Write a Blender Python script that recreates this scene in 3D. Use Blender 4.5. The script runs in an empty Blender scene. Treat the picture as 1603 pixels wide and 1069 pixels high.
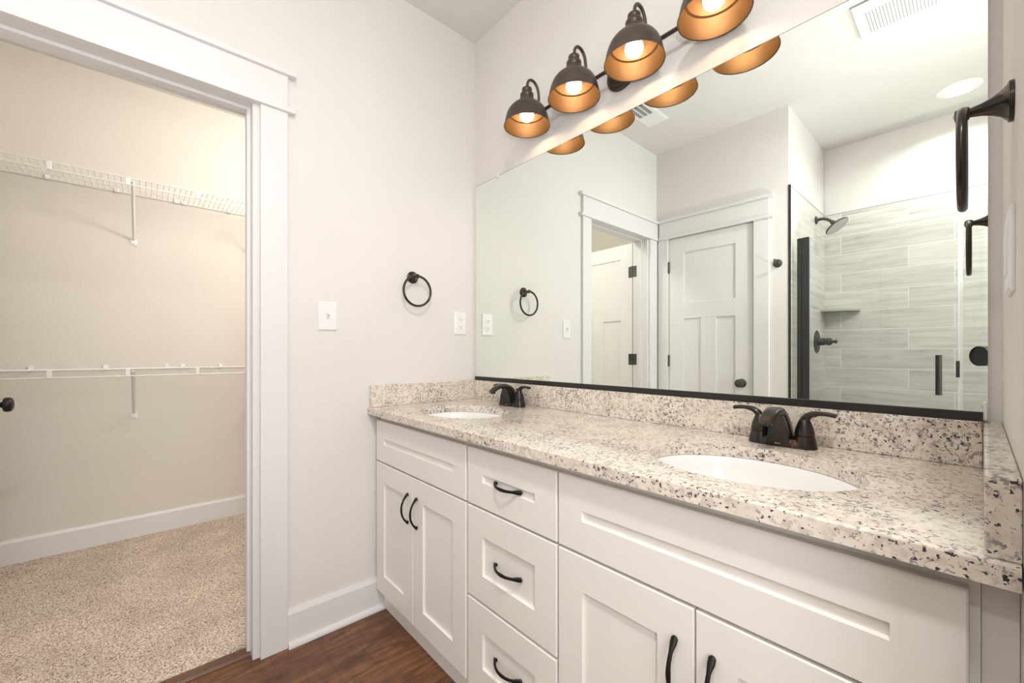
import bpy, bmesh, math, random
from mathutils import Vector, Matrix
random.seed(7)
C = bpy.context.scene.collection
scn = bpy.context.scene
PI = math.pi

# ------------------------------------------------------------------ camera
CAM = (1.7486, -1.2925, 1.119)
YAW = 0.8444
cd = bpy.data.cameras.new('camera_view')
cam = bpy.data.objects.new('camera_view', cd); C.objects.link(cam)
cd.sensor_width = 36.0
cd.lens = 646.41 / 1603 * 36.0
cd.shift_y = 17.57 / 1603
cd.clip_start = 0.004
cam.location = CAM
cam.rotation_euler = (PI / 2, 0, YAW)
scn.camera = cam

# ------------------------------------------------------------------ world, lights, exposure
w = bpy.data.worlds.new('daylight'); scn.world = w; w.use_nodes = True
w.node_tree.nodes['Background'].inputs[0].default_value = (0.80, 0.90, 1.0, 1)
w.node_tree.nodes['Background'].inputs[1].default_value = 1.2
scn.view_settings.view_transform = 'Standard'
scn.view_settings.look = 'None'
scn.view_settings.exposure = 0.29
scn.view_settings.gamma = 1.0

def area(name, loc, rot, sx, sy, power, col=(1, 1, 1), spread=PI, disk=False):
    l = bpy.data.lights.new(name, 'AREA'); l.energy = power; l.color = col
    l.shape = 'DISK' if disk else 'RECTANGLE'; l.size = sx
    if not disk: l.size_y = sy
    l.spread = spread
    o = bpy.data.objects.new(name, l); C.objects.link(o); o.location = loc; o.rotation_euler = rot
    return o
H = 2.74
area('added_side_fill', (3.26, -1.32, 1.58), (0, PI / 2, 0), 1.55, 0.85, 14, (1.0, 0.985, 0.985))  # fill light added at an unseen window on the right
area('added_front_fill', (2.75, -1.83, 1.55), (PI / 2, 0, 0), 0.90, 1.55, 17, (1.0, 0.985, 0.985))  # second added fill, out of view, to brighten the cabinet fronts
area('shower_downlight', (1.678, -2.45, H - 0.012), (0, 0, 0), 0.13, 0.13, 6.3, (1.0, 0.99, 0.985), disk=True, spread=math.radians(148))
pl = bpy.data.lights.new('closet_lamp_light', 'POINT'); pl.energy = 29; pl.color = (1.0, 0.965, 0.92); pl.shadow_soft_size = 0.10
po = bpy.data.objects.new('closet_lamp_light', pl); C.objects.link(po); po.location = (-0.50, -0.40, 2.44)
# the photographer's flash, aimed at the ceiling
area('camera_flash_light', (1.846, -1.372, 1.262), (PI - 0.10, -0.30, 0), 0.06, 0.04, 9.5, (1.0, 0.985, 0.98), spread=math.radians(150))
area('added_ceiling_fill', (1.895, -1.28, H - 0.115), (0, 0, 0), 0.17, 0.17, 19, (1.0, 0.975, 0.95), disk=True)  # added unseen lamp, brightens the right cabinets and counter

# ------------------------------------------------------------------ materials
def nt(name):
    m = bpy.data.materials.new(name); m.use_nodes = True
    t = m.node_tree; b = t.nodes['Principled BSDF']
    return m, t, b
def node(t, typ, **kw):
    n = t.nodes.new(typ)
    for k, v in kw.items():
        if k in n.inputs.keys() if isinstance(k, str) else False: n.inputs[k].default_value = v
        else: setattr(n, k, v)
    return n
def setin(n, **kw):
    for k, v in kw.items(): n.inputs[k.replace('_', ' ')].default_value = v
def pos(t):
    return t.nodes.new('ShaderNodeNewGeometry').outputs['Position']
def noise(t, vec, scale, detail=2.0, rough=0.5, dist=0.0):
    n = t.nodes.new('ShaderNodeTexNoise'); t.links.new(vec, n.inputs['Vector'])
    n.inputs['Scale'].default_value = scale; n.inputs['Detail'].default_value = detail
    n.inputs['Roughness'].default_value = rough; n.inputs['Distortion'].default_value = dist
    return n.outputs['Fac']
def ramp(t, fac, stops):
    r = t.nodes.new('ShaderNodeValToRGB'); t.links.new(fac, r.inputs['Fac'])
    e = r.color_ramp.elements
    while len(e) < len(stops): e.new(0.5)
    for el, (p, c) in zip(e, stops):
        el.position = p; el.color = (c[0], c[1], c[2], 1) if not isinstance(c, (int, float)) else (c, c, c, 1)
    return r.outputs['Color']
def mix(t, fac, a, b):
    m = t.nodes.new('ShaderNodeMix'); m.data_type = 'RGBA'
    for s, v in ((0, fac), (6, a), (7, b)):
        if isinstance(v, (tuple, list)): m.inputs[s].default_value = (v[0], v[1], v[2], 1)
        elif isinstance(v, (int, float)): m.inputs[s].default_value = v
        else: t.links.new(v, m.inputs[s])
    return m.outputs[2]
def bump(t, b, h, strength, dist=0.002):
    n = t.nodes.new('ShaderNodeBump'); n.inputs['Strength'].default_value = strength
    n.inputs['Distance'].default_value = dist
    t.links.new(h, n.inputs['Height']); t.links.new(n.outputs['Normal'], b.inputs['Normal'])
def scalevec(t, vec, s):
    m = t.nodes.new('ShaderNodeVectorMath'); m.operation = 'MULTIPLY'
    t.links.new(vec, m.inputs[0]); m.inputs[1].default_value = s
    return m.outputs[0]
def swiz(t, order, off=(0, 0, 0)):
    s = t.nodes.new('ShaderNodeSeparateXYZ'); t.links.new(pos(t), s.inputs[0])
    c = t.nodes.new('ShaderNodeCombineXYZ')
    for i, k in enumerate(order):
        if k: t.links.new(s.outputs[k], c.inputs[i])
    a = t.nodes.new('ShaderNodeVectorMath'); a.operation = 'ADD'
    t.links.new(c.outputs[0], a.inputs[0]); a.inputs[1].default_value = off
    return a.outputs[0]
def plain(name, col, rough=0.5, metal=0.0, spec=0.5, bscale=0, bstr=0.0, var=0.0):
    m, t, b = nt(name)
    b.inputs['Roughness'].default_value = rough; b.inputs['Metallic'].default_value = metal
    b.inputs['Specular IOR Level'].default_value = spec
    p = pos(t)
    n = noise(t, p, 35.0, 3)
    lo = tuple(c * (1 - var) for c in col); hi = tuple(min(1, c * (1 + var)) for c in col)
    t.links.new(ramp(t, n, [(0.3, lo), (0.7, hi)]), b.inputs['Base Color'])
    if bscale: bump(t, b, noise(t, p, bscale, 3), bstr)
    return m

def wall_mat(name, col):
    m, t, b = nt(name); p = pos(t)
    b.inputs['Roughness'].default_value = 0.75; b.inputs['Specular IOR Level'].default_value = 0.2
    t.links.new(ramp(t, noise(t, p, 3, 2), [(0.3, tuple(c * .985 for c in col)), (0.7, col)]), b.inputs['Base Color'])
    h = ramp(t, noise(t, p, 95, 3, 0.55, 0.4), [(0.42, 0.0), (0.62, 1.0)])
    bump(t, b, h, 0.16, 0.003)
    return m
M = {}
M['wall'] = wall_mat('painted_wall', (0.785, 0.757, 0.728))
M['closet_wall'] = wall_mat('painted_closet_wall', (0.745, 0.708, 0.645))
M['ceiling'] = wall_mat('painted_ceiling', (0.755, 0.735, 0.705))
M['trim'] = plain('white_trim', (0.785, 0.772, 0.775), 0.35, bscale=12, bstr=0.02)
M['door'] = plain('white_door', (0.83, 0.825, 0.815), 0.4, bscale=10, bstr=0.02)
M['cab'] = plain('cream_cabinet_paint', (0.875, 0.845, 0.795), 0.38, bscale=14, bstr=0.02)
M['plastic'] = plain('white_plastic', (0.86, 0.855, 0.85), 0.3)
M['slot'] = plain('dark_slot', (0.05, 0.05, 0.05), 0.6)
M['wire'] = plain('white_coated_wire', (0.84, 0.83, 0.81), 0.35)
M['porcelain'] = plain('white_porcelain', (0.90, 0.89, 0.88), 0.08)
M['rubber'] = plain('black_strip', (0.022, 0.022, 0.022), 0.5)
M['channel'] = plain('black_channel', (0.018, 0.016, 0.015), 0.35)
M['silver'] = plain('satin_metal', (0.55, 0.55, 0.55), 0.3, 0.9)
M['shelfgrey'] = plain('grey_stone_shelf', (0.44, 0.44, 0.42), 0.4)
M['slotpale'] = plain('pale_slot', (0.62, 0.61, 0.60), 0.5)
M['grey'] = plain('grey_gap', (0.30, 0.30, 0.30), 0.7)
M['drain'] = plain('drain_bronze', (0.06, 0.05, 0.045), 0.3, 0.8)
M['lensblack'] = plain('black_lens_glass', (0.006, 0.006, 0.008), 0.15)
M['camblack'] = plain('black_camera_plastic', (0.012, 0.012, 0.012), 0.5)
M['logo'] = plain('pale_print', (0.62, 0.62, 0.62), 0.5)
M['clear'] = plain('clear_plastic', (0.80, 0.80, 0.80), 0.2)

def bronze(name, base, hi, lo=0.55, rough=0.33, metal=0.75):
    m, t, b = nt(name); p = pos(t)
    n = noise(t, p, 16, 3, 0.5)
    t.links.new(ramp(t, n, [(lo, base), (lo + 0.22, hi)]), b.inputs['Base Color'])
    b.inputs['Roughness'].default_value = rough; b.inputs['Metallic'].default_value = metal
    return m
M['bronze'] = bronze('oil_rubbed_bronze', (0.052, 0.045, 0.041), (0.15, 0.078, 0.042), 0.60, 0.25)
M['pull'] = bronze('dark_bronze_pull', (0.018, 0.015, 0.014), (0.04, 0.03, 0.025), 0.6, 0.38, 0.6)
M['shade'] = bronze('bronze_shade', (0.085, 0.064, 0.052), (0.12, 0.086, 0.062), 0.5, 0.38, 0.5)
M['hinge'] = bronze('mirror_lit_bronze', (0.075, 0.075, 0.072), (0.11, 0.10, 0.09), 0.5, 0.45, 0.6)  # paler copy of the dark bronze; mirror brightness is put into its colour
m, t, b = nt('gold_lining')
b.inputs['Roughness'].default_value = 0.42; b.inputs['Metallic'].default_value = 0.45
t.links.new(ramp(t, noise(t, pos(t), 25, 2), [(0.3, (0.160, 0.082, 0.029)), (0.7, (0.18, 0.094, 0.034))]), b.inputs['Base Color'])
M['gold'] = m

def emit(name, col, s):
    m = bpy.data.materials.new(name); m.use_nodes = True; t = m.node_tree
    t.nodes.remove(t.nodes['Principled BSDF'])
    e = t.nodes.new('ShaderNodeEmission'); e.inputs[0].default_value = (*col, 1); e.inputs[1].default_value = s
    t.links.new(e.outputs[0], t.nodes['Material Output'].inputs[0])
    return m
M['bulb'] = emit('lit_bulb', (1.0, 0.76, 0.52), 21.0)
M['candisc'] = emit('lit_diffuser', (1.0, 0.985, 0.96), 4)

# mirror
m, t, b = nt('mirror_glass')
b.inputs['Metallic'].default_value = 1; b.inputs['Roughness'].default_value = 0.0
b.inputs['Base Color'].default_value = (0.905, 0.955, 0.915, 1)
M['mirror'] = m
# clear shower glass: mostly straight-through, with a reflective film
m = bpy.data.materials.new('shower_glass'); m.use_nodes = True; t = m.node_tree
t.nodes.remove(t.nodes['Principled BSDF'])
tr = t.nodes.new('ShaderNodeBsdfTransparent'); tr.inputs[0].default_value = (0.955, 0.965, 0.96, 1)
gl = t.nodes.new('ShaderNodeBsdfGlossy'); gl.inputs['Roughness'].default_value = 0.0
fr = t.nodes.new('ShaderNodeFresnel'); fr.inputs[0].default_value = 1.35
mx = t.nodes.new('ShaderNodeMixShader')
t.links.new(fr.outputs[0], mx.inputs[0]); t.links.new(tr.outputs[0], mx.inputs[1]); t.links.new(gl.outputs[0], mx.inputs[2])
t.links.new(mx.outputs[0], t.nodes['Material Output'].inputs[0])
M['glass'] = m

m = bpy.data.materials.new('translucent_seal'); m.use_nodes = True; t = m.node_tree
b = t.nodes['Principled BSDF']; b.inputs['Base Color'].default_value = (0.72, 0.74, 0.76, 1); b.inputs['Roughness'].default_value = 0.3
tr = t.nodes.new('ShaderNodeBsdfTransparent'); mx = t.nodes.new('ShaderNodeMixShader'); mx.inputs[0].default_value = 0.32
t.links.new(tr.outputs[0], mx.inputs[1]); t.links.new(b.outputs[0], mx.inputs[2]); t.links.new(mx.outputs[0], t.nodes['Material Output'].inputs[0])
M['seal'] = m
# granite
m, t, b = nt('speckled_granite'); p = pos(t)
b.inputs['Roughness'].default_value = 0.12; b.inputs['Specular IOR Level'].default_value = 0.5
base = ramp(t, noise(t, p, 9, 4, 0.6), [(0.30, (0.74, 0.65, 0.54)), (0.5, (0.80, 0.73, 0.635)), (0.72, (0.85, 0.80, 0.73))])
mot = ramp(t, noise(t, p, 70, 3, 0.6), [(0.46, 0.0), (0.62, 1.0)])
c1 = mix(t, mot, base, (0.63, 0.555, 0.48))
dens = ramp(t, noise(t, p, 11, 2, 0.5), [(0.35, 0.0), (0.65, 1.0)])
s1 = noise(t, p, 118, 3, 0.62, 0.3)
ad = t.nodes.new('ShaderNodeMath'); ad.operation = 'MULTIPLY_ADD'
t.links.new(dens, ad.inputs[0]); ad.inputs[1].default_value = 0.075; t.links.new(s1, ad.inputs[2])
grey = ramp(t, ad.outputs[0], [(0.605, 0.0), (0.675, 1.0)])
c2 = mix(t, grey, c1, (0.33, 0.29, 0.28))
s2 = noise(t, scalevec(t, p, (1.0, 1.0, 1.0)), 150, 2, 0.55, 0.2)
ad2 = t.nodes.new('ShaderNodeMath'); ad2.operation = 'MULTIPLY_ADD'
t.links.new(dens, ad2.inputs[0]); ad2.inputs[1].default_value = 0.07; t.links.new(s2, ad2.inputs[2])
dark = ramp(t, ad2.outputs[0], [(0.652, 0.0), (0.69, 1.0)])
c3 = mix(t, dark, c2, (0.055, 0.045, 0.055))
t.links.new(c3, b.inputs['Base Color'])
M['granite'] = m

# wood floor: planks run along Y
m, t, b = nt('brown_plank_floor')
v = swiz(t, ('Y', 'X', None), (0.35, 0.075, 0))
br = t.nodes.new('ShaderNodeTexBrick'); t.links.new(v, br.inputs['Vector'])
setin(br, Scale=1.0, Mortar_Size=0.0009, Mortar_Smooth=0.2, Brick_Width=1.2, Row_Height=0.178)
br.inputs['Color1'].default_value = (0.0, 0, 0, 1); br.inputs['Color2'].default_value = (1, 1, 1, 1); br.inputs['Mortar'].default_value = (0.5, 0.5, 0.5, 1)
p = pos(t)
g1 = noise(t, scalevec(t, p, (20, 3.6, 1)), 1.0, 7, 0.66, 1.3)
g2 = noise(t, scalevec(t, p, (5, 60, 1)), 1.0, 2, 0.5)
wood = ramp(t, g1, [(0.30, (0.050, 0.022, 0.013)), (0.45, (0.145, 0.062, 0.031)), (0.60, (0.25, 0.112, 0.053)), (0.74, (0.42, 0.205, 0.098))])
saw = ramp(t, g2, [(0.52, 1.0), (0.75, 0.72)])
mu = t.nodes.new('ShaderNodeMix'); mu.data_type = 'RGBA'; mu.blend_type = 'MULTIPLY'; mu.inputs[0].default_value = 1
t.links.new(wood, mu.inputs[6]); t.links.new(saw, mu.inputs[7])
tone = ramp(t, br.outputs['Color'], [(0.0, (0.78, 0.78, 0.78)), (1.0, (1.2, 1.15, 1.1))])
mu2 = t.nodes.new('ShaderNodeMix'); mu2.data_type = 'RGBA'; mu2.blend_type = 'MULTIPLY'; mu2.inputs[0].default_value = 1
t.links.new(mu.outputs[2], mu2.inputs[6]); t.links.new(tone, mu2.inputs[7])
t.links.new(mix(t, br.outputs['Fac'], mu2.outputs[2], (0.03, 0.014, 0.008)), b.inputs['Base Color'])
b.inputs['Roughness'].default_value = 0.42
M['floor'] = m
M['threshold'] = plain('brown_threshold', (0.135, 0.062, 0.036), 0.45, var=0.2)

# carpet
m, t, b = nt('speckled_carpet'); p = pos(t)
b.inputs['Roughness'].default_value = 1.0; b.inputs['Specular IOR Level'].default_value = 0.05
n1 = noise(t, p, 190, 3, 0.65, 0.8)
col = ramp(t, n1, [(0.32, (0.13, 0.085, 0.06)), (0.43, (0.40, 0.30, 0.23)), (0.52, (0.84, 0.70, 0.58)), (0.68, (0.98, 0.88, 0.78))])
big = ramp(t, noise(t, p, 5, 2), [(0.35, (0.85, 0.84, 0.83)), (0.65, (1.0, 1.0, 1.0))])
mu = t.nodes.new('ShaderNodeMix'); mu.data_type = 'RGBA'; mu.blend_type = 'MULTIPLY'; mu.inputs[0].default_value = 1
t.links.new(col, mu.inputs[6]); t.links.new(big, mu.inputs[7]); t.links.new(mu.outputs[2], b.inputs['Base Color'])
bump(t, b, n1, 0.9, 0.006)
M['carpet'] = m

# plank tile of the shower
def tile_mat(name, order, off):
    m, t, b = nt(name)
    v = swiz(t, order, off)
    br = t.nodes.new('ShaderNodeTexBrick'); t.links.new(v, br.inputs['Vector'])
    br.offset = 0.37
    setin(br, Scale=1.0, Mortar_Size=0.0028, Mortar_Smooth=0.1, Brick_Width=0.61, Row_Height=0.1475)
    br.inputs['Color1'].default_value = (0, 0, 0, 1); br.inputs['Color2'].default_value = (1, 1, 1, 1); br.inputs['Mortar'].default_value = (0.5, 0.5, 0.5, 1)
    ad = t.nodes.new('ShaderNodeVectorMath'); ad.operation = 'MULTIPLY_ADD'
    t.links.new(br.outputs['Color'], ad.inputs[0]); ad.inputs[1].default_value = (3.7, 0, 0); t.links.new(v, ad.inputs[2])
    g = noise(t, scalevec(t, ad.outputs[0], (2.2, 30, 1)), 1.0, 8, 0.68, 0.8)
    col = ramp(t, g, [(0.25, (0.33, 0.312, 0.275)), (0.40, (0.56, 0.54, 0.495)), (0.56, (0.665, 0.645, 0.60)), (0.76, (0.75, 0.73, 0.69))])
    tone = ramp(t, br.outputs['Color'], [(0.0, (0.90, 0.90, 0.90)), (1.0, (1.05, 1.05, 1.05))])
    mu = t.nodes.new('ShaderNodeMix'); mu.data_type = 'RGBA'; mu.blend_type = 'MULTIPLY'; mu.inputs[0].default_value = 1
    t.links.new(col, mu.inputs[6]); t.links.new(tone, mu.inputs[7])
    t.links.new(mix(t, br.outputs['Fac'], mu.outputs[2], (0.76, 0.75, 0.715)), b.inputs['Base Color'])
    b.inputs['Roughness'].default_value = 0.28
    return m
M['tile_back'] = tile_mat('plank_tile_back', ('X', 'Z', None), (0.18, 0.0325, 0))
M['tile_side'] = tile_mat('plank_tile_side', ('Y', 'Z', None), (0.30, 0.0325, 0))

# ------------------------------------------------------------------ mesh helpers
def wl(o):
    v = Vector((0, 0, 0))
    while o is not None:
        v += o.location; o = o.parent
    return v
def tagp(o, label=None, cat=None, group=None, kind=None):
    if label: o['label'] = label
    if cat: o['category'] = cat
    if group: o['group'] = group
    if kind: o['kind'] = kind
    return o
def thing(name, label, cat, loc=(0, 0, 0), group=None, kind=None, rz=0.0):
    o = bpy.data.objects.new(name, None); C.objects.link(o)
    o.location = loc; o.rotation_euler = (0, 0, rz); o.empty_display_size = 0.05
    return tagp(o, label, cat, group, kind)
def obj(name, bm, mat, parent=None, local=False, smooth=False, angle=40, bevel=0.0, label=None):
    if parent is not None and not local:
        bmesh.ops.translate(bm, verts=bm.verts, vec=-wl(parent))
    bmesh.ops.recalc_face_normals(bm, faces=bm.faces)
    me = bpy.data.meshes.new(name); bm.to_mesh(me); bm.free()
    mats = mat if isinstance(mat, list) else [mat]
    for mm in mats: me.materials.append(M[mm])
    if smooth:
        for f in me.polygons: f.use_smooth = True
        try: me.set_sharp_from_angle(angle=math.radians(angle))
        except Exception: pass
    o = bpy.data.objects.new(name, me); C.objects.link(o)
    if parent is not None: o.parent = parent
    if bevel:
        bv = o.modifiers.new('bevel', 'BEVEL'); bv.width = bevel; bv.segments = 2; bv.limit_method = 'ANGLE'
    if label: o['label'] = label
    return o
def struct(name, bm, mat, label, cat, **k):
    return tagp(obj(name, bm, mat, **k), label, cat, None, 'structure')
def NB(): return bmesh.new()
def bx(bm, x0, x1, y0, y1, z0, z1, mi=0):
    vs = [bm.verts.new((x, y, z)) for x in (x0, x1) for y in (y0, y1) for z in (z0, z1)]
    for f in ((0, 1, 3, 2), (4, 6, 7, 5), (0, 4, 5, 1), (2, 3, 7, 6), (0, 2, 6, 4), (1, 5, 7, 3)):
        bm.faces.new([vs[i] for i in f]).material_index = mi
    return vs
def box(*a):
    bm = NB(); bx(bm, *a); return bm
def prism(bm, pts, axis, a0, a1):
    """extrude a 2-D outline along an axis; pts are the other two coordinates in x,y,z order"""
    def mk(p, a):
        l = list(p); l.insert(axis, a); return bm.verts.new(l)
    A = [mk(p, a0) for p in pts]; B = [mk(p, a1) for p in pts]
    n = len(pts)
    bm.faces.new(A[::-1]); bm.faces.new(B)
    for i in range(n): bm.faces.new((A[i], A[(i + 1) % n], B[(i + 1) % n], B[i]))
def frame_from(d):
    d = Vector(d).normalized()
    up = Vector((0, 0, 1)) if abs(d.z) < 0.95 else Vector((1, 0, 0))
    a = d.cross(up).normalized(); b = a.cross(d).normalized()
    return a, b
def loft(bm, secs, cap=True):
    """secs: list of rings (lists of Vectors with equal counts)"""
    R = [[bm.verts.new(p) for p in s] for s in secs]; n = len(R[0])
    for i in range(len(R) - 1):
        for j in range(n):
            bm.faces.new((R[i][j], R[i][(j + 1) % n], R[i + 1][(j + 1) % n], R[i + 1][j]))
    if cap:
        bm.faces.new(R[0][::-1]); bm.faces.new(R[-1])
def tube(bm, pts, rad, n=10, cap=True, flat=1.0, ref=None):
    """tube through pts; rad a number or one per point; flat squeezes the second axis"""
    pts = [Vector(p) for p in pts]; secs = []; pa = None
    for i, p in enumerate(pts):
        d = (pts[min(i + 1, len(pts) - 1)] - pts[max(i - 1, 0)]).normalized()
        if pa is None:
            a, b = frame_from(d); b = d.cross(a)
            if ref is not None:
                a = (Vector(ref) - d * Vector(ref).dot(d)).normalized(); b = d.cross(a)
        else:
            a = (pa - d * pa.dot(d)).normalized(); b = d.cross(a)
        pa = a
        r = rad[i] if isinstance(rad, (list, tuple)) else rad
        if isinstance(r, tuple): ra, rb = r
        else: ra, rb = r, r * flat
        secs.append([p + a * (ra * math.cos(2 * PI * k / n)) + b * (rb * math.sin(2 * PI * k / n)) for k in range(n)])
    loft(bm, secs, cap)
def bez(P, n=16):
    """Catmull-Rom through points"""
    P = [Vector(p) for p in P]; out = []
    for i in range(len(P) - 1):
        p0 = P[max(i - 1, 0)]; p1 = P[i]; p2 = P[i + 1]; p3 = P[min(i + 2, len(P) - 1)]
        for k in range(n):
            t = k / n
            out.append(0.5 * ((2 * p1) + (-p0 + p2) * t + (2 * p0 - 5 * p1 + 4 * p2 - p3) * t * t + (-p0 + 3 * p1 - 3 * p2 + p3) * t ** 3))
    out.append(P[-1]); return out
def lathe(bm, prof, origin, axis=(0, 0, 1), n=32, cap=False, mi=0):
    """prof: list of (radius, height along axis)"""
    o = Vector(origin); ax = Vector(axis).normalized(); a, b = frame_from(ax)
    rings = []
    for r, h in prof:
        if r < 1e-6: rings.append([bm.verts.new(o + ax * h)])
        else: rings.append([bm.verts.new(o + ax * h + a * (r * math.cos(2 * PI * k / n)) + b * (r * math.sin(2 * PI * k / n))) for k in range(n)])
    for A, B in zip(rings[:-1], rings[1:]):
        for k in range(n):
            k2 = (k + 1) % n
            if len(A) == 1 and len(B) == 1: continue
            if len(A) == 1: f = bm.faces.new((A[0], B[k], B[k2]))
            elif len(B) == 1: f = bm.faces.new((A[k], A[k2], B[0]))
            else: f = bm.faces.new((A[k], A[k2], B[k2], B[k]))
            f.material_index = mi
    if cap:
        if len(rings[0]) > 1: bm.faces.new(rings[0][::-1])
        if len(rings[-1]) > 1: bm.faces.new(rings[-1])
def torus(bm, c, axis, R, r, n=48, m=10):
    c = Vector(c); ax = Vector(axis).normalized(); a, b = frame_from(ax)
    V = []
    for i in range(n):
        d = a * math.cos(2 * PI * i / n) + b * math.sin(2 * PI * i / n)
        V.append([bm.verts.new(c + d * (R + r * math.cos(2 * PI * j / m)) + ax * (r * math.sin(2 * PI * j / m))) for j in range(m)])
    for i in range(n):
        for j in range(m):
            bm.faces.new((V[i][j], V[(i + 1) % n][j], V[(i + 1) % n][(j + 1) % m], V[i][(j + 1) % m]))
def copy_tree(o, parent=None):
    c = o.copy(); C.objects.link(c)
    if parent is not None: c.parent = parent
    for ch in list(o.children): copy_tree(ch, c)
    return c

# ------------------------------------------------------------------ room dimensions
W = 1.783          # short wall at the right end of the vanity
L = -1.864         # wall opposite the mirror
DT = 2.030         # door head
SX, SL = 0.9386, -2.80    # shower: left wall, rear wall
XR = 3.30          # far right wall
CXW = -1.62        # closet rear wall
YJ0, YJ1 = -1.000, -1.716  # closet opening between jamb faces
SR = 2.20

struct('floor', box(-0.036, XR, SL, 0.0, -0.06, 0.0), 'floor', 'brown hand-scraped wood plank floor of the bathroom', 'floor')
tagp(obj('carpet', box(CXW, -0.074, -2.30, 0.35, -0.06, 0.012), 'carpet'), 'speckled beige and brown carpet covering the closet floor', 'carpet', None, 'stuff')
bm = NB(); prism(bm, [(-0.080, -0.03), (-0.030, -0.03), (-0.030, 0.003), (-0.037, 0.0105), (-0.073, 0.0135), (-0.080, 0.010)], 1, YJ1, YJ0)
struct('trim_1', bm, 'threshold', 'dark brown transition strip between the carpet and the wood floor', 'threshold')
struct('ceiling', box(CXW - 0.1, XR + 0.1, SL - 0.1, 0.45, H, H + 0.06), 'ceiling', 'flat off-white textured ceiling', 'ceiling')
struct('wall_vanity', box(-0.12, W + 0.12, 0.0, 0.10, 0, H), 'wall', 'off-white wall behind the mirror and vanity light', 'wall')
bm = NB()
bx(bm, -0.12, 0, YJ0 + 0.018, 0.0, 0, H); bx(bm, -0.12, 0, L - 0.02, YJ1 - 0.018, 0, H); bx(bm, -0.12, 0, YJ1 - 0.018, YJ0 + 0.018, DT + 0.018, H)
struct('wall_left', bm, 'wall', 'off-white wall with the closet doorway and the round towel ring', 'wall')
# wall opposite the mirror with the door hole
bm = NB()
DX0, DX1 = 0.108, 0.722
bx(bm, 0, DX0 - 0.018, L - 0.12, L, 0, H); bx(bm, DX1 + 0.018, SX - 0.008, L - 0.12, L, 0, H); bx(bm, DX0 - 0.018, DX1 + 0.018, L - 0.12, L, DT + 0.018, H)
bx(bm, DX0 - 0.1, DX1 + 0.1, L - 0.22, L - 0.125, 0, DT + 0.1)
struct('wall_opposite', bm, 'wall', 'off-white wall with the closed three-panel door, seen in the mirror', 'wall')
struct('wall_right', box(W, W + 0.12, -0.76, 0.0, 0, H), 'wall', 'short wall at the right end of the vanity', 'wall')
struct('wall_alcove', box(W + 0.12, XR, -0.76, -0.64, 0, H), 'wall', 'wall running right from the short vanity wall', 'wall')
bm = NB(); WY0, WY1, WZ0, WZ1 = -1.76, -0.88, 0.78, 2.38
bx(bm, XR, XR + 0.1, L - 0.1, WY0, 0, H); bx(bm, XR, XR + 0.1, WY1, -0.64, 0, H); bx(bm, XR, XR + 0.1, WY0, WY1, 0, WZ0); bx(bm, XR, XR + 0.1, WY0, WY1, WZ1, H)
struct('wall_outer', bm, 'wall', 'outer wall with the added window, out of the picture to the right', 'wall')
bm = NB()
for a in ((WY0, WY0 + .05, WZ0, WZ1), (WY1 - .05, WY1, WZ0, WZ1), (WY0, WY1, WZ0, WZ0 + .05), (WY0, WY1, WZ1 - .05, WZ1), (WY0, WY1, 1.555, 1.605)):
    bx(bm, XR + 0.02, XR + 0.08, *a)
win = struct('added_window_1', bm, 'trim', 'added white sash window in the outer wall, for fill light', 'window')  # window added out of view to go with the side fill
obj('pane', box(XR + 0.047, XR + 0.053, WY0 + .05, WY1 - .05, WZ0 + .05, WZ1 - .05), 'glass', win)
struct('wall_shower_right', box(SR, SR + 0.06, SL, L, 0, H), 'wall', 'wall at the far end of the shower', 'wall')
bm = NB(); VX0, VX1 = 2.28, 3.22
bx(bm, SR + 0.0601, VX0, L - 0.1, L, 0, H); bx(bm, VX1, XR, L - 0.1, L, 0, H); bx(bm, VX0, VX1, L - 0.1, L, 0, WZ0); bx(bm, VX0, VX1, L - 0.1, L, WZ1, H)
struct('wall_opposite_right', bm, 'wall', 'wall with the second added window, out of the picture to the right', 'wall')
bm = NB()
for a in ((VX0, VX0 + .05, WZ0, WZ1), (VX1 - .05, VX1, WZ0, WZ1), (VX0, VX1, WZ0, WZ0 + .05), (VX0, VX1, WZ1 - .05, WZ1), (VX0, VX1, 1.555, 1.605)):
    bx(bm, a[0], a[1], L - 0.08, L - 0.02, a[2], a[3])
win2 = struct('added_window_2', bm, 'trim', 'added white sash window right of the shower, for fill light', 'window')  # another window added out of view, for the front fill
obj('pane', box(VX0 + .05, VX1 - .05, L - 0.053, L - 0.047, WZ0 + .05, WZ1 - .05), 'glass', win2)
struct('wall_shower_left', box(SX - 0.10, SX - 0.008, SL, L - 0.12, 0, H), 'wall', 'narrow wall above the left shower tile', 'wall')
struct('wall_shower_back', box(-0.2, XR + 0.1, SL - 0.108, SL - 0.008, 0, H), 'wall', 'wall above the rear shower tile', 'wall')
# closet shell
struct('wall_closet_back', box(CXW - 0.1, CXW, -2.40, 0.45, 0, H), 'closet_wall', 'beige textured closet wall carrying the wire shelves', 'wall')
struct('wall_closet_left', box(CXW, -0.12, -2.40, -2.30, 0, H), 'closet_wall', 'closet wall behind the open closet door', 'wall')
struct('wall_closet_right', box(CXW, -0.12, 0.35, 0.45, 0, H), 'closet_wall', 'closet end wall to the right of the doorway', 'wall')
bm = NB(); bx(bm, -0.128, -0.1201, YJ0 + 0.018, 0.35, 0, H); bx(bm, -0.128, -0.1201, -2.30, YJ1 - 0.018, 0, H); bx(bm, -0.128, -0.1201, YJ1 - 0.018, YJ0 + 0.018, DT + 0.018, H)
struct('wall_closet_front', bm, 'closet_wall', 'closet side of the doorway wall', 'wall')

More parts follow.
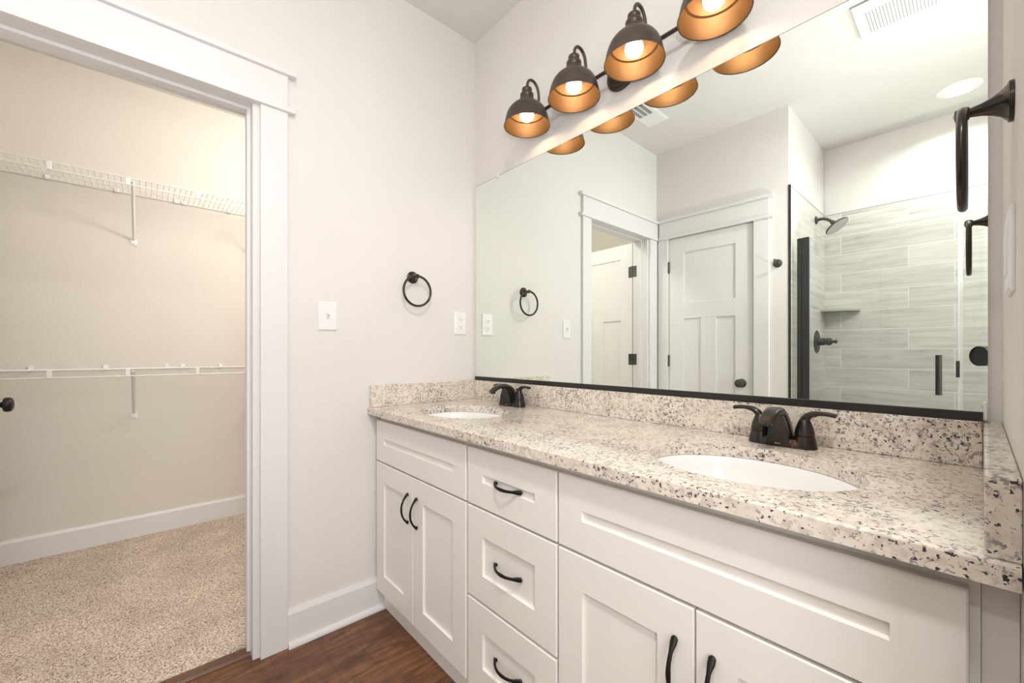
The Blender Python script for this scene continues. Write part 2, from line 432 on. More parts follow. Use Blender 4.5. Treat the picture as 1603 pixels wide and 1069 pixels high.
# ------------------------------------------------------------------ trim: casings, headers, baseboards
def header(bm, along, a0, a1, face, out, z0=DT - 0.004, over0=True, over1=True):
    """craftsman head: fillet, frieze board, cap; 'along' 1 = runs along Y on plane x=face, 0 = runs along X on plane y=face"""
    for (th, zz0, zz1, ov) in ((0.030, z0, z0 + 0.019, 0.024), (0.020, z0 + 0.019, z0 + 0.137, 0.0), (0.033, z0 + 0.137, z0 + 0.157, 0.026)):
        p0, p1 = a0 - (ov if over0 else 0), a1 + (ov if over1 else 0)
        f0, f1 = sorted((face, face + out * th))
        if along == 1: bx(bm, f0, f1, p0, p1, zz0, zz1)
        else: bx(bm, p0, p1, f0, f1, zz0, zz1)
bm = NB()
CW0, CW1 = -0.978, -0.8885
bx(bm, 0, 0.018, CW0, CW1, 0, DT - 0.004)
bx(bm, 0, 0.018, L + 0.022, YJ1 - 0.02, 0, DT - 0.004)
header(bm, 1, L + 0.001, CW1, 0.0, 1, over0=False)
struct('trim_2', bm, 'trim', 'white craftsman casing around the closet doorway', 'door casing', bevel=0.0015)
bm = NB()
bx(bm, -0.128, 0.0, YJ0, YJ0 + 0.018, 0, DT + 0.018); bx(bm, -0.128, 0.0, YJ1 - 0.018, YJ1, 0, DT + 0.018); bx(bm, -0.128, 0.0, YJ1, YJ0, DT, DT + 0.018)
for (y0, y1) in ((YJ0 - 0.011, YJ0), (YJ1, YJ1 + 0.011)): bx(bm, -0.082, -0.045, y0, y1, 0, DT)
bx(bm, -0.082, -0.045, YJ1 + 0.011, YJ0 - 0.011, DT - 0.011, DT)
struct('trim_3', bm, 'trim', 'white door jamb and stop lining the closet doorway', 'door jamb', bevel=0.001)
bm = NB()
bx(bm, 0.023, DX0 - 0.006, L, L + 0.018, 0, DT - 0.004); bx(bm, DX1 + 0.006, DX1 + 0.100, L, L + 0.018, 0, DT - 0.004)
header(bm, 0, 0.034, DX1 + 0.100, L, 1, over0=False)
struct('trim_4', bm, 'trim', 'white craftsman casing around the closed door, seen in the mirror', 'door casing', bevel=0.0015)
bm = NB()
bx(bm, DX0 - 0.018, DX0, L - 0.12, L, 0, DT + 0.018); bx(bm, DX1, DX1 + 0.018, L - 0.12, L, 0, DT + 0.018); bx(bm, DX0, DX1, L - 0.12, L, DT, DT + 0.018)
struct('trim_5', bm, 'trim', 'white jamb around the closed door', 'door jamb')
BBP = [(0.0, 0.0), (0.0145, 0.0), (0.0145, 0.122), (0.009, 0.1366), (0.0, 0.1366)]
bm = NB(); prism(bm, [(x, z) for x, z in BBP], 1, CW1, -0.02)
struct('baseboard_left', bm, 'trim', 'tall white baseboard between the closet casing and the vanity', 'baseboard')
bm = NB(); prism(bm, [(0.0146, 0), (0.031, 0), (0.0305, 0.008), (0.027, 0.015), (0.021, 0.0185), (0.0146, 0.019)], 1, CW1 + 0.001, -0.506)
struct('trim_6', bm, 'trim', 'white shoe moulding along the baseboard beside the vanity', 'shoe moulding')
bm = NB(); prism(bm, [(CXW + x, z) for x, z in BBP], 1, -2.30, 0.35)
struct('baseboard_closet', bm, 'trim', 'white baseboard along the rear closet wall above the carpet', 'baseboard')
bm = NB(); bx(bm, DX1 + 0.10, SX - 0.01, L, L + 0.0145, 0, 0.1366)
struct('baseboard_opposite', bm, 'trim', 'white baseboard beside the closed door', 'baseboard')

# ------------------------------------------------------------------ doors
def knob_bm(o, ax):
    bm = NB()
    lathe(bm, [(0.0, 0.0), (0.031, 0.0), (0.031, 0.004), (0.026, 0.009), (0.013, 0.011), (0.011, 0.020), (0.0105, 0.034), (0.014, 0.038), (0.0255, 0.041),
               (0.0285, 0.047), (0.0285, 0.056), (0.025, 0.063), (0.015, 0.067), (0.0, 0.068)], o, ax, 28)
    return bm
def door_leaf_bm(w_, h, th, side):
    """leaf in local space: x 0..w (hinge at 0), front face at y=0, body at y 0..-th*side ; three-panel craftsman"""
    bm = NB(); s = side
    def B(x0, x1, y0, y1, z0, z1): bx(bm, x0, x1, min(y0, y1), max(y0, y1), z0, z1)
    st = 0.115; rec = 0.009
    B(0, w_, -rec * s, -(th - rec) * s, 0, h)
    pz = [(0, 0.20), (1.375, 1.498), (1.892, h)]
    for ya, yb in ((0, -rec * s), (-(th - rec) * s, -th * s)):
        B(0, st, ya, yb, 0, h); B(w_ - st, w_, ya, yb, 0, h)
        for z0, z1 in pz: B(st, w_ - st, ya, yb, z0, z1)
        B(w_ / 2 - 0.057, w_ / 2 + 0.057, ya, yb, 0.20, 1.375)
    return bm
# closet door, swung open into the closet
CD = thing('door_1', 'white three-panel closet door standing open inside the closet', 'door', (-0.137, -1.722, 0.012), kind='structure')
DW = 0.705
R1 = Matrix.Rotation(PI + 0.04, 4, 'Z')
bm = door_leaf_bm(DW, 2.012, 0.035, -1)      # after the turn the front face looks towards +Y
bmesh.ops.transform(bm, verts=bm.verts, matrix=R1)
obj('leaf', bm, 'door', CD, local=True, bevel=0.001)
p0 = R1 @ Vector((DW - 0.062, 0, 0.915 - 0.012)); ax = (R1.to_3x3() @ Vector((0, -1, 0)))
obj('door_knob', knob_bm(p0, ax), 'pull', CD, local=True, smooth=True)
p1 = R1 @ Vector((DW - 0.062, 0.035, 0.915 - 0.012))
obj('door_knob', knob_bm(p1, -ax), 'pull', CD, local=True, smooth=True)
for zz in (1.785, 1.065, 0.25):
    bm = NB()
    bx(bm, -0.1285, -0.094, -1.7168, -1.7135, zz - 0.045, zz + 0.045)
    tube(bm, [(-0.134, -1.712, zz - 0.045), (-0.134, -1.712, zz + 0.045)], 0.006, 10)
    bx(bm, -0.172, -0.134, -1.7215, -1.718, zz - 0.045, zz + 0.045)
    obj('hinge', bm, 'hinge', CD, bevel=0.001)
# closed door in the wall opposite the mirror
ND = thing('door_2', 'closed white three-panel door with dark knob, seen in the mirror', 'door', (DX0 + 0.003, L - 0.003, 0.010), kind='structure')
bm = door_leaf_bm(DX1 - DX0 - 0.006, 2.014, 0.035, 1)
obj('leaf', bm, 'door', ND, local=True, bevel=0.001)
obj('door_knob', knob_bm((0.647, L - 0.003, 0.905), (0, 1, 0)), 'hinge', ND, smooth=True)
for zz in (1.80, 1.055, 0.25):
    bm = NB(); tube(bm, [(DX0 - 0.001, L + 0.004, zz - 0.045), (DX0 - 0.001, L + 0.004, zz + 0.045)], 0.0068, 10)
    obj('hinge', bm, 'hinge', ND, smooth=True)

# ------------------------------------------------------------------ closet shelves
XF = CXW + 0.305
def wire_shelf(z, label, clips, brackets):
    t_ = thing('wire_shelf', label, 'shelf', (CXW, -0.8, z), group=None)
    y0, y1 = -2.28, 0.33
    bm = NB()
    y = y0
    while y < y1:
        tube(bm, [(CXW + 0.006, y, z), (XF, y, z)], 0.0014, 5)
        y += 0.0254
    for xx in (CXW + 0.008, CXW + 0.105, CXW + 0.205): tube(bm, [(xx, y0, z - 0.003), (xx, y1, z - 0.003)], 0.0024, 6)
    obj('wire_deck', bm, 'wire', t_)
    bm = NB(); tube(bm, [(XF, y0, z), (XF, y1, z)], 0.0031, 8); obj('front_rod', bm, 'wire', t_, smooth=True)
    bm = NB(); tube(bm, [(XF + 0.002, y0, z - 0.038), (XF + 0.002, y1, z - 0.038)], 0.0031, 8); obj('front_rod', bm, 'wire', t_, smooth=True)
    for yy in (-1.95, -1.650, -1.363, -1.060, -0.76, -0.46, -0.16, 0.14):
        bm = NB(); bx(bm, XF - 0.002, XF + 0.0065, yy - 0.009, yy + 0.009, z - 0.040, z + 0.003); obj('rod_joiner', bm, 'wire', t_, bevel=0.002)
    for yy in clips:
        bm = NB(); bx(bm, CXW, CXW + 0.009, yy - 0.010, yy + 0.010, z - 0.008, z + 0.018)
        tube(bm, [(CXW + 0.009, yy - 0.010, z - 0.002), (CXW + 0.009, yy + 0.010, z - 0.002)], 0.007, 10)
        c = obj('wall_clip', bm, 'plastic', t_, bevel=0.001)
    for yy in brackets:
        zf = z - 0.285
        bm = NB()
        A = Vector((XF - 0.006, yy, z - 0.012)); B = Vector((CXW + 0.006, yy, zf + 0.012))
        tube(bm, [A, B], [(0.009, 0.006), (0.0075, 0.006)], 4, ref=(0, 1, 0))
        br = obj('support_bracket', bm, 'wire', t_)
        bm = NB(); bx(bm, CXW, CXW + 0.005, yy - 0.015, yy + 0.015, zf - 0.020, zf + 0.018)
        lathe(bm, [(0.0, 0.008), (0.005, 0.007), (0.005, 0.0)], (CXW + 0.004, yy, zf - 0.008), (1, 0, 0), 10)
        obj('foot_plate', bm, 'plastic', br, bevel=0.0012)
    return t_
wire_shelf(2.070, 'white wire closet shelf, the upper of the two', (-1.97, -1.692, -1.417, -1.146, -1.110, -0.869, -0.6, -0.3, 0.0), (-1.94, -1.342, -0.748, -0.15))
wire_shelf(1.031, 'white wire closet shelf, the lower of the two', (-1.97, -1.749, -1.465, -1.190, -1.113, -0.915, -0.6, -0.3, 0.0), (-1.94, -1.342, -0.748, -0.15))
# closet ceiling lamp (above the frame)
cl = thing('ceiling_lamp', 'round white flush lamp on the closet ceiling', 'lamp', (-0.50, -0.40, H))
bm = NB(); lathe(bm, [(0.0, 0.0), (0.100, 0.0), (0.100, -0.02), (0.092, -0.022), (0.092, -0.0225), (0.0, -0.0225)], (-0.50, -0.40, H), (0, 0, 1), 32); obj('base', bm, 'plastic', cl, smooth=True)
bm = NB(); lathe(bm, [(0.091, -0.023), (0.089, -0.06), (0.070, -0.09), (0.035, -0.103), (0.0, -0.106)], (-0.50, -0.40, H), (0, 0, 1), 32); obj('diffuser', bm, 'candisc', cl, smooth=True)
c2_ = copy_tree(cl); c2_.location = (1.895, -1.28, H); c2_['label'] = 'round white flush lamp added on the bathroom ceiling for fill light'  # this copy is an added fixture for the ceiling fill

# ------------------------------------------------------------------ vanity cabinets
YF = -0.545         # door face
YB = -0.525         # face frame
def shaker(bm, x0, x1, z0, z1, sx, sz, y=YF, th=0.019, rec=0.0085):
    """five-piece shaker front with a sloped inner edge, face at y, looking to -Y"""
    px0, px1, pz0, pz1 = x0 + sx, x1 - sx, z0 + sz, z1 - sz
    yb = y + th; yr = y + rec; e = 0.0014; c = 0.0020
    def ring(a, b_, c_, d, yy): return [bm.verts.new(v) for v in ((a, yy, c_), (b_, yy, c_), (b_, yy, d), (a, yy, d))]
    rings = [ring(x0, x1, z0, z1, yb), ring(x0, x1, z0, z1, y + c), ring(x0 + c, x1 - c, z0 + c, z1 - c, y),
             ring(px0, px1, pz0, pz1, y), ring(px0 + e, px1 - e, pz0 + e, pz1 - e, yr)]
    for A, B in zip(rings[:-1], rings[1:]):
        for k in range(4): bm.faces.new((A[k], A[(k + 1) % 4], B[(k + 1) % 4], B[k]))
    bm.faces.new(rings[0][::-1]); bm.faces.new(rings[-1])
def pull(o, vertical, ln=0.118):
    """arched cabinet pull with spoon ends, centred on o on the face, standing out to -Y"""
    bm = NB(); o = Vector(o); h = ln / 2
    A = [(-1.0, 0.0035), (-0.93, 0.0045), (-0.80, 0.010), (-0.60, 0.019), (-0.3, 0.0265), (0, 0.0285), (0.3, 0.0265), (0.60, 0.019), (0.80, 0.010), (0.93, 0.0045), (1.0, 0.0035)]
    Rr = [(0.0030, 0.002), (0.0068, 0.0038), (0.0066, 0.0042), (0.0040, 0.0034), (0.0042, 0.0034), (0.0052, 0.0036), (0.0042, 0.0034), (0.0040, 0.0034), (0.0066, 0.0042), (0.0068, 0.0038), (0.0030, 0.002)]
    def P(s, d):
        return o + (Vector((0, -d, s * h)) if vertical else Vector((s * h, -d, 0)))
    pts = bez([P(s, d) for s, d in A], 5)
    rr = []
    n = len(A)
    for i in range(len(pts)):
        u = i / 5; k = min(int(u), n - 2); f = u - k
        rr.append(tuple(Rr[k][q] * (1 - f) + Rr[k + 1][q] * f for q in (0, 1)))
    tube(bm, pts, rr, 12, ref=(1, 0, 0) if vertical else (0, 0, 1))
    for s in (-0.86, 0.86):
        a = P(s, 0.0); tube(bm, [a, a + Vector((0, -0.008, 0))], 0.0045, 10)
    return bm
def carcass(x0, x1, t_, kick=True):
    bm = NB()
    p = 0.016
    bx(bm, x0, x0 + p, YB + p, -0.012, 0.100, 0.8540); bx(bm, x1 - p, x1, YB + p, -0.012, 0.100, 0.8540)
    bx(bm, x0 + p, x1 - p, YB + p, -0.012, 0.100, 0.100 + p); bx(bm, x0 + p, x1 - p, -0.018, -0.012, 0.100 + p, 0.8540)
    bx(bm, x0, x0 + 0.04, YB, YB + p, 0.100, 0.8540); bx(bm, x1 - 0.04, x1, YB, YB + p, 0.100, 0.8540)
    for z0, z1 in ((0.100, 0.14), (0.625, 0.685), (0.80, 0.8540)): bx(bm, x0 + 0.04, x1 - 0.04, YB, YB + p, z0, z1)
    obj('carcass', bm, 'cab', t_, bevel=0.0008)
    bm = NB(); bx(bm, x0, x1, -0.505, -0.02, 0.0, 0.0999); obj('toe_kick', bm, 'cab', t_)
ZT, ZB1, ZD = 0.8305, 0.6575, 0.6510
def sink_base(name, label, x0, x1, xm, cx0, cx1):
    t_ = thing(name, label, 'cabinet', (cx0, 0, 0), group=None)
    carcass(cx0, cx1, t_)
    bm = NB(); shaker(bm, x0, x1, ZB1, ZT, 0.071, 0.0745); obj('false_front', bm, 'cab', t_)
    g = 0.0016
    for a, b_, hx in ((x0, xm - g, xm - 0.036), (xm + g, x1, xm + 0.033)):
        bm = NB(); shaker(bm, a, b_, 0.100, ZD, 0.072, 0.080)
        d = obj('door', bm, 'cab', t_)
        obj('handle', pull((hx, YF, 0.528), True), 'pull', d, smooth=True, label='dark bronze arched pull')
    return t_
sink_base('sink_cabinet', 'cream sink cabinet with two doors at the left end of the vanity', 0.0255, 0.6890, 0.349, 0.016, 0.694)
sink_base('sink_cabinet', 'cream sink cabinet with two doors at the right end of the vanity', 1.0760, 1.7420, 1.4075, 1.0735, 1.752)
t_ = thing('drawer_cabinet', 'cream cabinet of three drawers between the two sink cabinets', 'cabinet', (0.695, 0, 0))
carcass(0.6945, 1.073, t_)
for z0, z1, sz, zh in ((ZB1, ZT, 0.0745, 0.7440), (0.3765, ZD, 0.0795, 0.5105), (0.100, 0.3685, 0.0800, 0.2375)):
    bm = NB(); shaker(bm, 0.7000, 1.0695, z0, z1, 0.075, sz); d = obj('drawer', bm, 'cab', t_)
    obj('handle', pull((0.8835, YF + 0.008 - 0.0005, zh), False), 'pull', d, smooth=True, label='dark bronze arched pull')
bm = NB(); bx(bm, 1.7525, W - 0.0005, -0.520, -0.03, 0.0, 0.8540)
tagp(obj('filler_strip', bm, 'cab'), 'narrow cream filler strip between the right sink cabinet and the wall', 'filler')

# ------------------------------------------------------------------ countertop with two oval holes
ZC, ZU = 0.8833, 0.8547
YC = -0.575
SINKS = [(0.374, -0.327), (1.418, -0.327)]
SA, SB = 0.203, 0.164
def slab_with_holes():
    bm = NB(); N = 64
    xs = [0.0015, 0.896, W - 0.0015]
    for z, up in ((ZC, True), (ZU, False)):
        for i, (sx, sy) in enumerate(SINKS):
            x0, x1 = xs[i], xs[i + 1]; y0, y1 = YC + (0.003 if up else 0), -0.0015
            inner, outer = [], []
            for k in range(N):
                a = 2 * PI * k / N; c, s = math.cos(a), math.sin(a)
                inner.append((sx + SA * c, sy + SB * s))
                tx = ((x1 - sx) / c) if c > 1e-9 else ((x0 - sx) / c if c < -1e-9 else 1e9)
                ty = ((y1 - sy) / s) if s > 1e-9 else ((y0 - sy) / s if s < -1e-9 else 1e9)
                q = min(tx, ty); outer.append((sx + q * c, sy + q * s))
            # snap rays nearest to the corners
            for cx_, cy_ in ((x0, y0), (x1, y0), (x0, y1), (x1, y1)):
                k = min(range(N), key=lambda k: (outer[k][0] - cx_) ** 2 + (outer[k][1] - cy_) ** 2); outer[k] = (cx_, cy_)
            I = [bm.verts.new((x, y, z)) for x, y in inner]; O = [bm.verts.new((x, y, z)) for x, y in outer]
            for k in range(N):
                k2 = (k + 1) % N; f = (I[k], O[k], O[k2], I[k2])
                bm.faces.new(f if up else f[::-1])
    for sx, sy in SINKS:     # hole walls with an eased upper edge
        rings = []
        for da, z in ((0.0, ZC), (0.0, ZU)):
            rings.append([bm.verts.new((sx + (SA + da) * math.cos(2 * PI * k / N), sy + (SB + da) * math.sin(2 * PI * k / N), z)) for k in range(N)])
        for k in range(N): bm.faces.new((rings[0][k], rings[0][(k + 1) % N], rings[1][(k + 1) % N], rings[1][k]))
    x0, x1 = xs[0], xs[-1]
    prof = [(YC + 0.003, ZC), (YC + 0.0009, ZC - 0.0009), (YC, ZC - 0.003), (YC, ZU)]
    A = [bm.verts.new((x0, y, z)) for y, z in prof]; B = [bm.verts.new((x1, y, z)) for y, z in prof]
    for k in range(3): bm.faces.new((A[k], B[k], B[k + 1], A[k + 1]))
    for x in (x0, x1):
        vs = [bm.verts.new((x, y, z)) for y, z in prof + [(-0.0015, ZU), (-0.0015, ZC)]]; bm.faces.new(vs)
    vs = [bm.verts.new(v) for v in ((x0, -0.0015, ZC), (x1, -0.0015, ZC), (x1, -0.0015, ZU), (x0, -0.0015, ZU))]; bm.faces.new(vs)
    bmesh.ops.remove_doubles(bm, verts=bm.verts, dist=0.0002)
    return bm
tagp(obj('countertop', slab_with_holes(), 'granite'), 'speckled cream granite countertop with two oval sink cutouts', 'countertop')
ZS = 0.9779
tagp(obj('backsplash', box(0.0215, 1.7565, -0.0205, -0.0005, ZC + 0.0003, ZS), 'granite', bevel=0.0015), 'long granite backsplash strip under the mirror', 'backsplash')
tagp(obj('side_splash', box(0.0005, 0.0205, -0.5655, -0.0005, ZC + 0.0003, ZS), 'granite', bevel=0.0015), 'short granite splash strip against the wall with the light switch', 'backsplash')
bm = NB(); prism(bm, [(1.7575, -0.0005), (1.7545, -0.5655), (W - 0.0005, -0.5655), (W - 0.0005, -0.0005)], 2, ZC + 0.0003, ZS)
tagp(obj('side_splash', bm, 'granite', bevel=0.0015), 'short granite splash strip at the right end of the countertop', 'backsplash')

# ------------------------------------------------------------------ sinks
def make_sink(label):
    t_ = thing('sink', label, 'sink', (*SINKS[0], ZU))
    bm = NB(); N = 64; ca, cb = SINKS[0]
    prof = [(1.10, -0.0006), (1.012, -0.0006), (1.0, -0.004), (0.985, -0.02), (0.94, -0.06), (0.84, -0.10), (0.66, -0.128), (0.40, -0.143), (0.105, -0.148)]
    prof_o = [(0.105, -0.158), (0.42, -0.153), (0.68, -0.138), (0.87, -0.108), (0.97, -0.065), (1.02, -0.02), (1.03, -0.012), (1.10, -0.012)]
    rings = [[bm.verts.new((ca + SA * s * math.cos(2 * PI * k / N), cb + SB * s * math.sin(2 * PI * k / N), ZU + z)) for k in range(N)] for s, z in prof + prof_o]
    rings.append(rings[0])
    for A, B in zip(rings[:-1], rings[1:]):
        for k in range(N): bm.faces.new((A[k], A[(k + 1) % N], B[(k + 1) % N], B[k]))
    obj('basin', bm, 'porcelain', t_, smooth=True, angle=60)
    bm = NB(); lathe(bm, [(0.0, -0.143), (0.012, -0.144), (0.022, -0.1475), (0.022, -0.17), (0.0, -0.17)], (ca, cb, ZU), (0, 0, 1), 24)
    obj('drain', bm, 'drain', t_, smooth=True)
    return t_
s0 = make_sink('white oval undermount sink nearest the wall with the light switch')
s1 = copy_tree(s0); s1.location = (*SINKS[1], ZU); s1['label'] = 'white oval undermount sink at the right end of the countertop'

# ------------------------------------------------------------------ faucets
def rrect(c, xdir, ydir, hw, hd, n=16, p=3.0):
    out = []
    for k in range(n):
        a = 2 * PI * k / n; cc, ss = math.cos(a), math.sin(a)
        q = (abs(cc) ** p + abs(ss) ** p) ** (-1 / p)
        out.append(Vector(c) + Vector(xdir) * (hw * q * cc) + Vector(ydir) * (hd * q * ss))
    return out
def make_faucet(label, loc):
    t_ = thing('faucet', label, 'faucet', loc, group=None)
    bm = NB()
    # deck plate with two flared bosses
    loft(bm, [rrect((0, 0, z), (1, 0, 0), (0, 1, 0), hw, hd, 32, 4) for z, hw, hd in ((0.0, 0.073, 0.0265), (0.004, 0.073, 0.0265), (0.014, 0.068, 0.0225), (0.020, 0.060, 0.018))])
    for sx in (-1, 1):
        lathe(bm, [(0.0, 0.0), (0.0265, 0.0), (0.0265, 0.004), (0.0235, 0.018), (0.0215, 0.0295), (0.0195, 0.0315), (0.0, 0.0315)], (sx * 0.0495, 0, 0), (0, 0, 1), 28)
    obj('base', bm, 'bronze', t_, local=True, smooth=True, angle=35)
    # spout: fin-shaped body that arches forward
    S = [(0.006, 0.0, 0.0315, 0.032, 0.0), (0.004, 0.018, 0.0275, 0.029, 0.05), (0.000, 0.042, 0.0225, 0.0235, 0.2), (-0.007, 0.064, 0.0190, 0.0185, 0.5),
         (-0.021, 0.080, 0.0180, 0.0135, 0.9), (-0.041, 0.0900, 0.0180, 0.0105, 1.3), (-0.065, 0.0915, 0.0178, 0.0092, 1.65), (-0.088, 0.0855, 0.0172, 0.0085, 1.92), (-0.108, 0.0745, 0.0165, 0.0080, 2.12), (-0.117, 0.0675, 0.0145, 0.0070, 2.2)]
    secs = []
    for (y, z, hw, hd, ang) in S:
        ydir = Vector((0, math.cos(ang), math.sin(ang)))     # depth direction of the section
        secs.append(rrect((0, y, z), (1, 0, 0), ydir, hw, hd, 20, 3.2))
    bm = NB(); loft(bm, secs)
    # web filling the triangle under the arch
    loft(bm, [[Vector(v) for v in ((-hw, ya, z), (hw, ya, z), (hw, yb, z), (-hw, yb, z))] for z, hw, ya, yb in ((0.001, 0.0275, -0.030, 0.0), (0.03, 0.0225, -0.0315, 0.0), (0.055, 0.0180, -0.036, -0.005), (0.081, 0.0155, -0.048, -0.02))])
    sp = obj('spout', bm, 'bronze', t_, local=True, smooth=True, angle=50)
    bm = NB(); tube(bm, [(0, -0.1065, 0.0725), (0, -0.1085, 0.0600)], 0.0108, 16); obj('aerator', bm, 'bronze', sp, local=True, smooth=True, angle=50)
    bm = NB()   # tiny maker's mark printed low on the spout front
    lathe(bm, [(0.0, 0.0008), (0.0013, 0.0006), (0.0013, 0.0)], (-0.0052, -0.0300, 0.0085), (0, -1, 0), 12)
    for k in range(6):
        x = -0.0030 + k * 0.0015; bx(bm, x, x + 0.0009, -0.0312, -0.0295, 0.0079, 0.0079 + (0.0012 if k else 0.0015))
    obj('logo', bm, 'logo', sp, local=True, label='tiny pale maker mark')
    for sx in (-1, 1):
        bm = NB()
        lathe(bm, [(0.0, 0.0322), (0.0205, 0.0322), (0.0213, 0.036), (0.0200, 0.043), (0.0175, 0.053), (0.0140, 0.063), (0.0105, 0.072), (0.006, 0.079), (0.0, 0.081)], (sx * 0.0495, 0, 0), (0, 0, 1), 28)
        pts = bez([(sx * 0.0480, 0, 0.060), (sx * 0.0525, -0.0005, 0.0745), (sx * 0.0640, -0.001, 0.0845), (sx * 0.082, -0.0015, 0.0885), (sx * 0.100, -0.002, 0.0880), (sx * 0.1135, -0.002, 0.0855)], 6)
        n = len(pts); rr = []
        for i in range(n):
            u = i / (n - 1)
            rr.append((0.0115 - 0.0030 * min(1, u * 2) + 0.0030 * max(0, (u - 0.5) * 2) - (0.005 if i == n - 1 else 0), 0.0115 - 0.0062 * min(1, u * 1.6) - (0.0022 if i == n - 1 else 0)))
        tube(bm, pts, rr, 14, ref=(0, 1, 0))
        obj('handle', bm, 'bronze', t_, local=True, smooth=True, angle=60)
    bm = NB(); tube(bm, [(0, 0.032, 0.0), (0, 0.032, 0.066)], 0.0025, 8)
    lathe(bm, [(0.0, 0.062), (0.004, 0.064), (0.0058, 0.069), (0.0048, 0.074), (0.0, 0.076)], (0, 0.032, 0), (0, 0, 1), 14)
    obj('lift_rod', bm, 'bronze', t_, local=True, smooth=True)
    return t_
f0 = make_faucet('dark bronze two-handle faucet behind the sink near the left wall', (0.376, -0.074, ZC))
f1 = copy_tree(f0); f1.location = (1.4165, -0.074, ZC); f1['label'] = 'dark bronze two-handle faucet behind the right-hand sink'

# ------------------------------------------------------------------ mirror
MX0, MX1, MZ0, MZ1 = 0.0179, 1.7637, 0.9800, 1.9803
mi_ = thing('mirror', 'large frameless wall mirror above the vanity with a black bottom channel', 'mirror', (MX0, 0, MZ0))
obj('glass', box(MX0, MX1, -0.006, -0.0005, MZ0 + 0.002, MZ1), 'mirror', mi_)
bm = NB(); bx(bm, MX0, MX1 - 0.0065, -0.0125, -0.0003, MZ0 - 0.0008, MZ0 + 0.0012); bx(bm, MX0, MX1 - 0.0065, -0.0125, -0.0065, MZ0 + 0.0012, 0.9972)
obj('bottom_channel', bm, 'channel', mi_, label='black bottom channel')
bm = NB(); bx(bm, MX0, MX1, -0.0066, -0.0003, MZ1 + 0.0002, MZ1 + 0.0012); obj('top_edge', bm, 'grey', mi_)
for xx in (0.197, 1.60):
    bm = NB(); bx(bm, xx - 0.009, xx + 0.009, -0.009, -0.0063, MZ1 - 0.010, MZ1 + 0.011); bx(bm, xx - 0.009, xx + 0.009, -0.0063, 0, MZ1 + 0.0013, MZ1 + 0.011)
    obj('clip', bm, 'clear', mi_, bevel=0.002, label='small clear plastic clip')
bm = NB(); bx(bm, MX1 - 0.0062, MX1 - 0.0012, -0.0105, -0.0062, MZ0 + 0.001, 1.017); obj('clip', bm, 'plastic', mi_, bevel=0.001, label='small white end clip')

# ------------------------------------------------------------------ vanity light
LX0, LDX, LY, LZ, LR = 0.520, 0.249, -0.119, 2.051, 0.094
vl = thing('vanity_light', 'bronze four-lamp vanity light on the wall above the mirror', 'light fixture', (0.8935, 0, 2.13))
bm = NB(); lathe(bm, [(0.0, 0.0), (0.060, 0.0), (0.060, 0.006), (0.054, 0.011), (0.046, 0.013), (0.044, 0.018), (0.030, 0.021), (0.0, 0.022)], (0.8935, -0.0005, 2.130), (0, -1, 0), 36)
obj('backplate', bm, 'shade', vl, smooth=True)
bm = NB(); tube(bm, [(LX0 - 0.012, -0.052, 2.130), (LX0 + 3 * LDX + 0.012, -0.052, 2.130)], 0.0068, 14); tube(bm, [(0.8935, -0.02, 2.130), (0.8935, -0.052, 2.130)], 0.011, 14)
obj('bar', bm, 'shade', vl, smooth=True)
for i in range(4):
    x = LX0 + i * LDX
    bm = NB()
    pts = bez([(x, -0.052, 2.128), (x, -0.050, 2.165), (x, -0.0505, 2.205), (x, -0.058, 2.232), (x, -0.076, 2.249), (x, -0.098, 2.249), (x, -0.113, 2.234), (x, LY, 2.205)], 6)
    tube(bm, pts, 0.0056, 12); obj('arm', bm, 'shade', vl, smooth=True)
    bm = NB()
    lathe(bm, [(0.0, 2.208), (0.016, 2.207), (0.0205, 2.203), (0.0205, 2.194), (0.0185, 2.190), (0.0235, 2.186), (0.0275, 2.180), (0.0275, 2.170), (0.0250, 2.166), (0.0290, 2.163), (0.0305, 2.157), (0.0305, 2.140), (0.0, 2.140)], (x, LY, 0), (0, 0, 1), 32)
    obj('socket', bm, 'shade', vl, smooth=True, angle=50)
    # domed shade: quarter-round shell
    pp = bez([(0.031, 0, 2.1415), (0.048, 0, 2.1372), (0.0645, 0, 2.1265), (0.0775, 0, 2.1095), (0.0855, 0, 2.0895), (0.0895, 0, 2.072), (LR, 0, LZ)], 4)
    prof = [(p.x, p.z) for p in pp] + [(LR + 0.0012, LZ - 0.001)]
    bm = NB(); lathe(bm, prof + [(LR - 0.0012, LZ + 0.0004)], (x, LY, 0), (0, 0, 1), 48)
    sh = obj('shade', bm, 'shade', vl, smooth=True, angle=60)
    pq = bez([(0.0285, 0, 2.1385), (0.0455, 0, 2.1335), (0.0600, 0, 2.1230), (0.0690, 0, 2.1060)], 4)
    pin = [(0.0, 2.1385)] + [(p.x, p.z) for p in pq] + [(0.0695, 2.1045), (0.0765, 2.1025), (0.0830, 2.0890), (0.0878, 2.072), (LR - 0.0016, LZ + 0.0006)]
    bm = NB(); lathe(bm, pin, (x, LY, 0), (0, 0, 1), 48)
    obj('lining', bm, 'gold', sh, smooth=True, angle=22, label='gold inside of the shade')
    bm = NB()
    lathe(bm, [(0.0, 2.0700), (0.010, 2.0713), (0.019, 2.0755), (0.0255, 2.0825), (0.0285, 2.0915), (0.0280, 2.101), (0.0235, 2.112), (0.0165, 2.123), (0.0135, 2.135)], (x, LY, 0), (0, 0, 1), 28)
    obj('bulb', bm, 'bulb', vl, smooth=True, label='glowing warm white bulb')

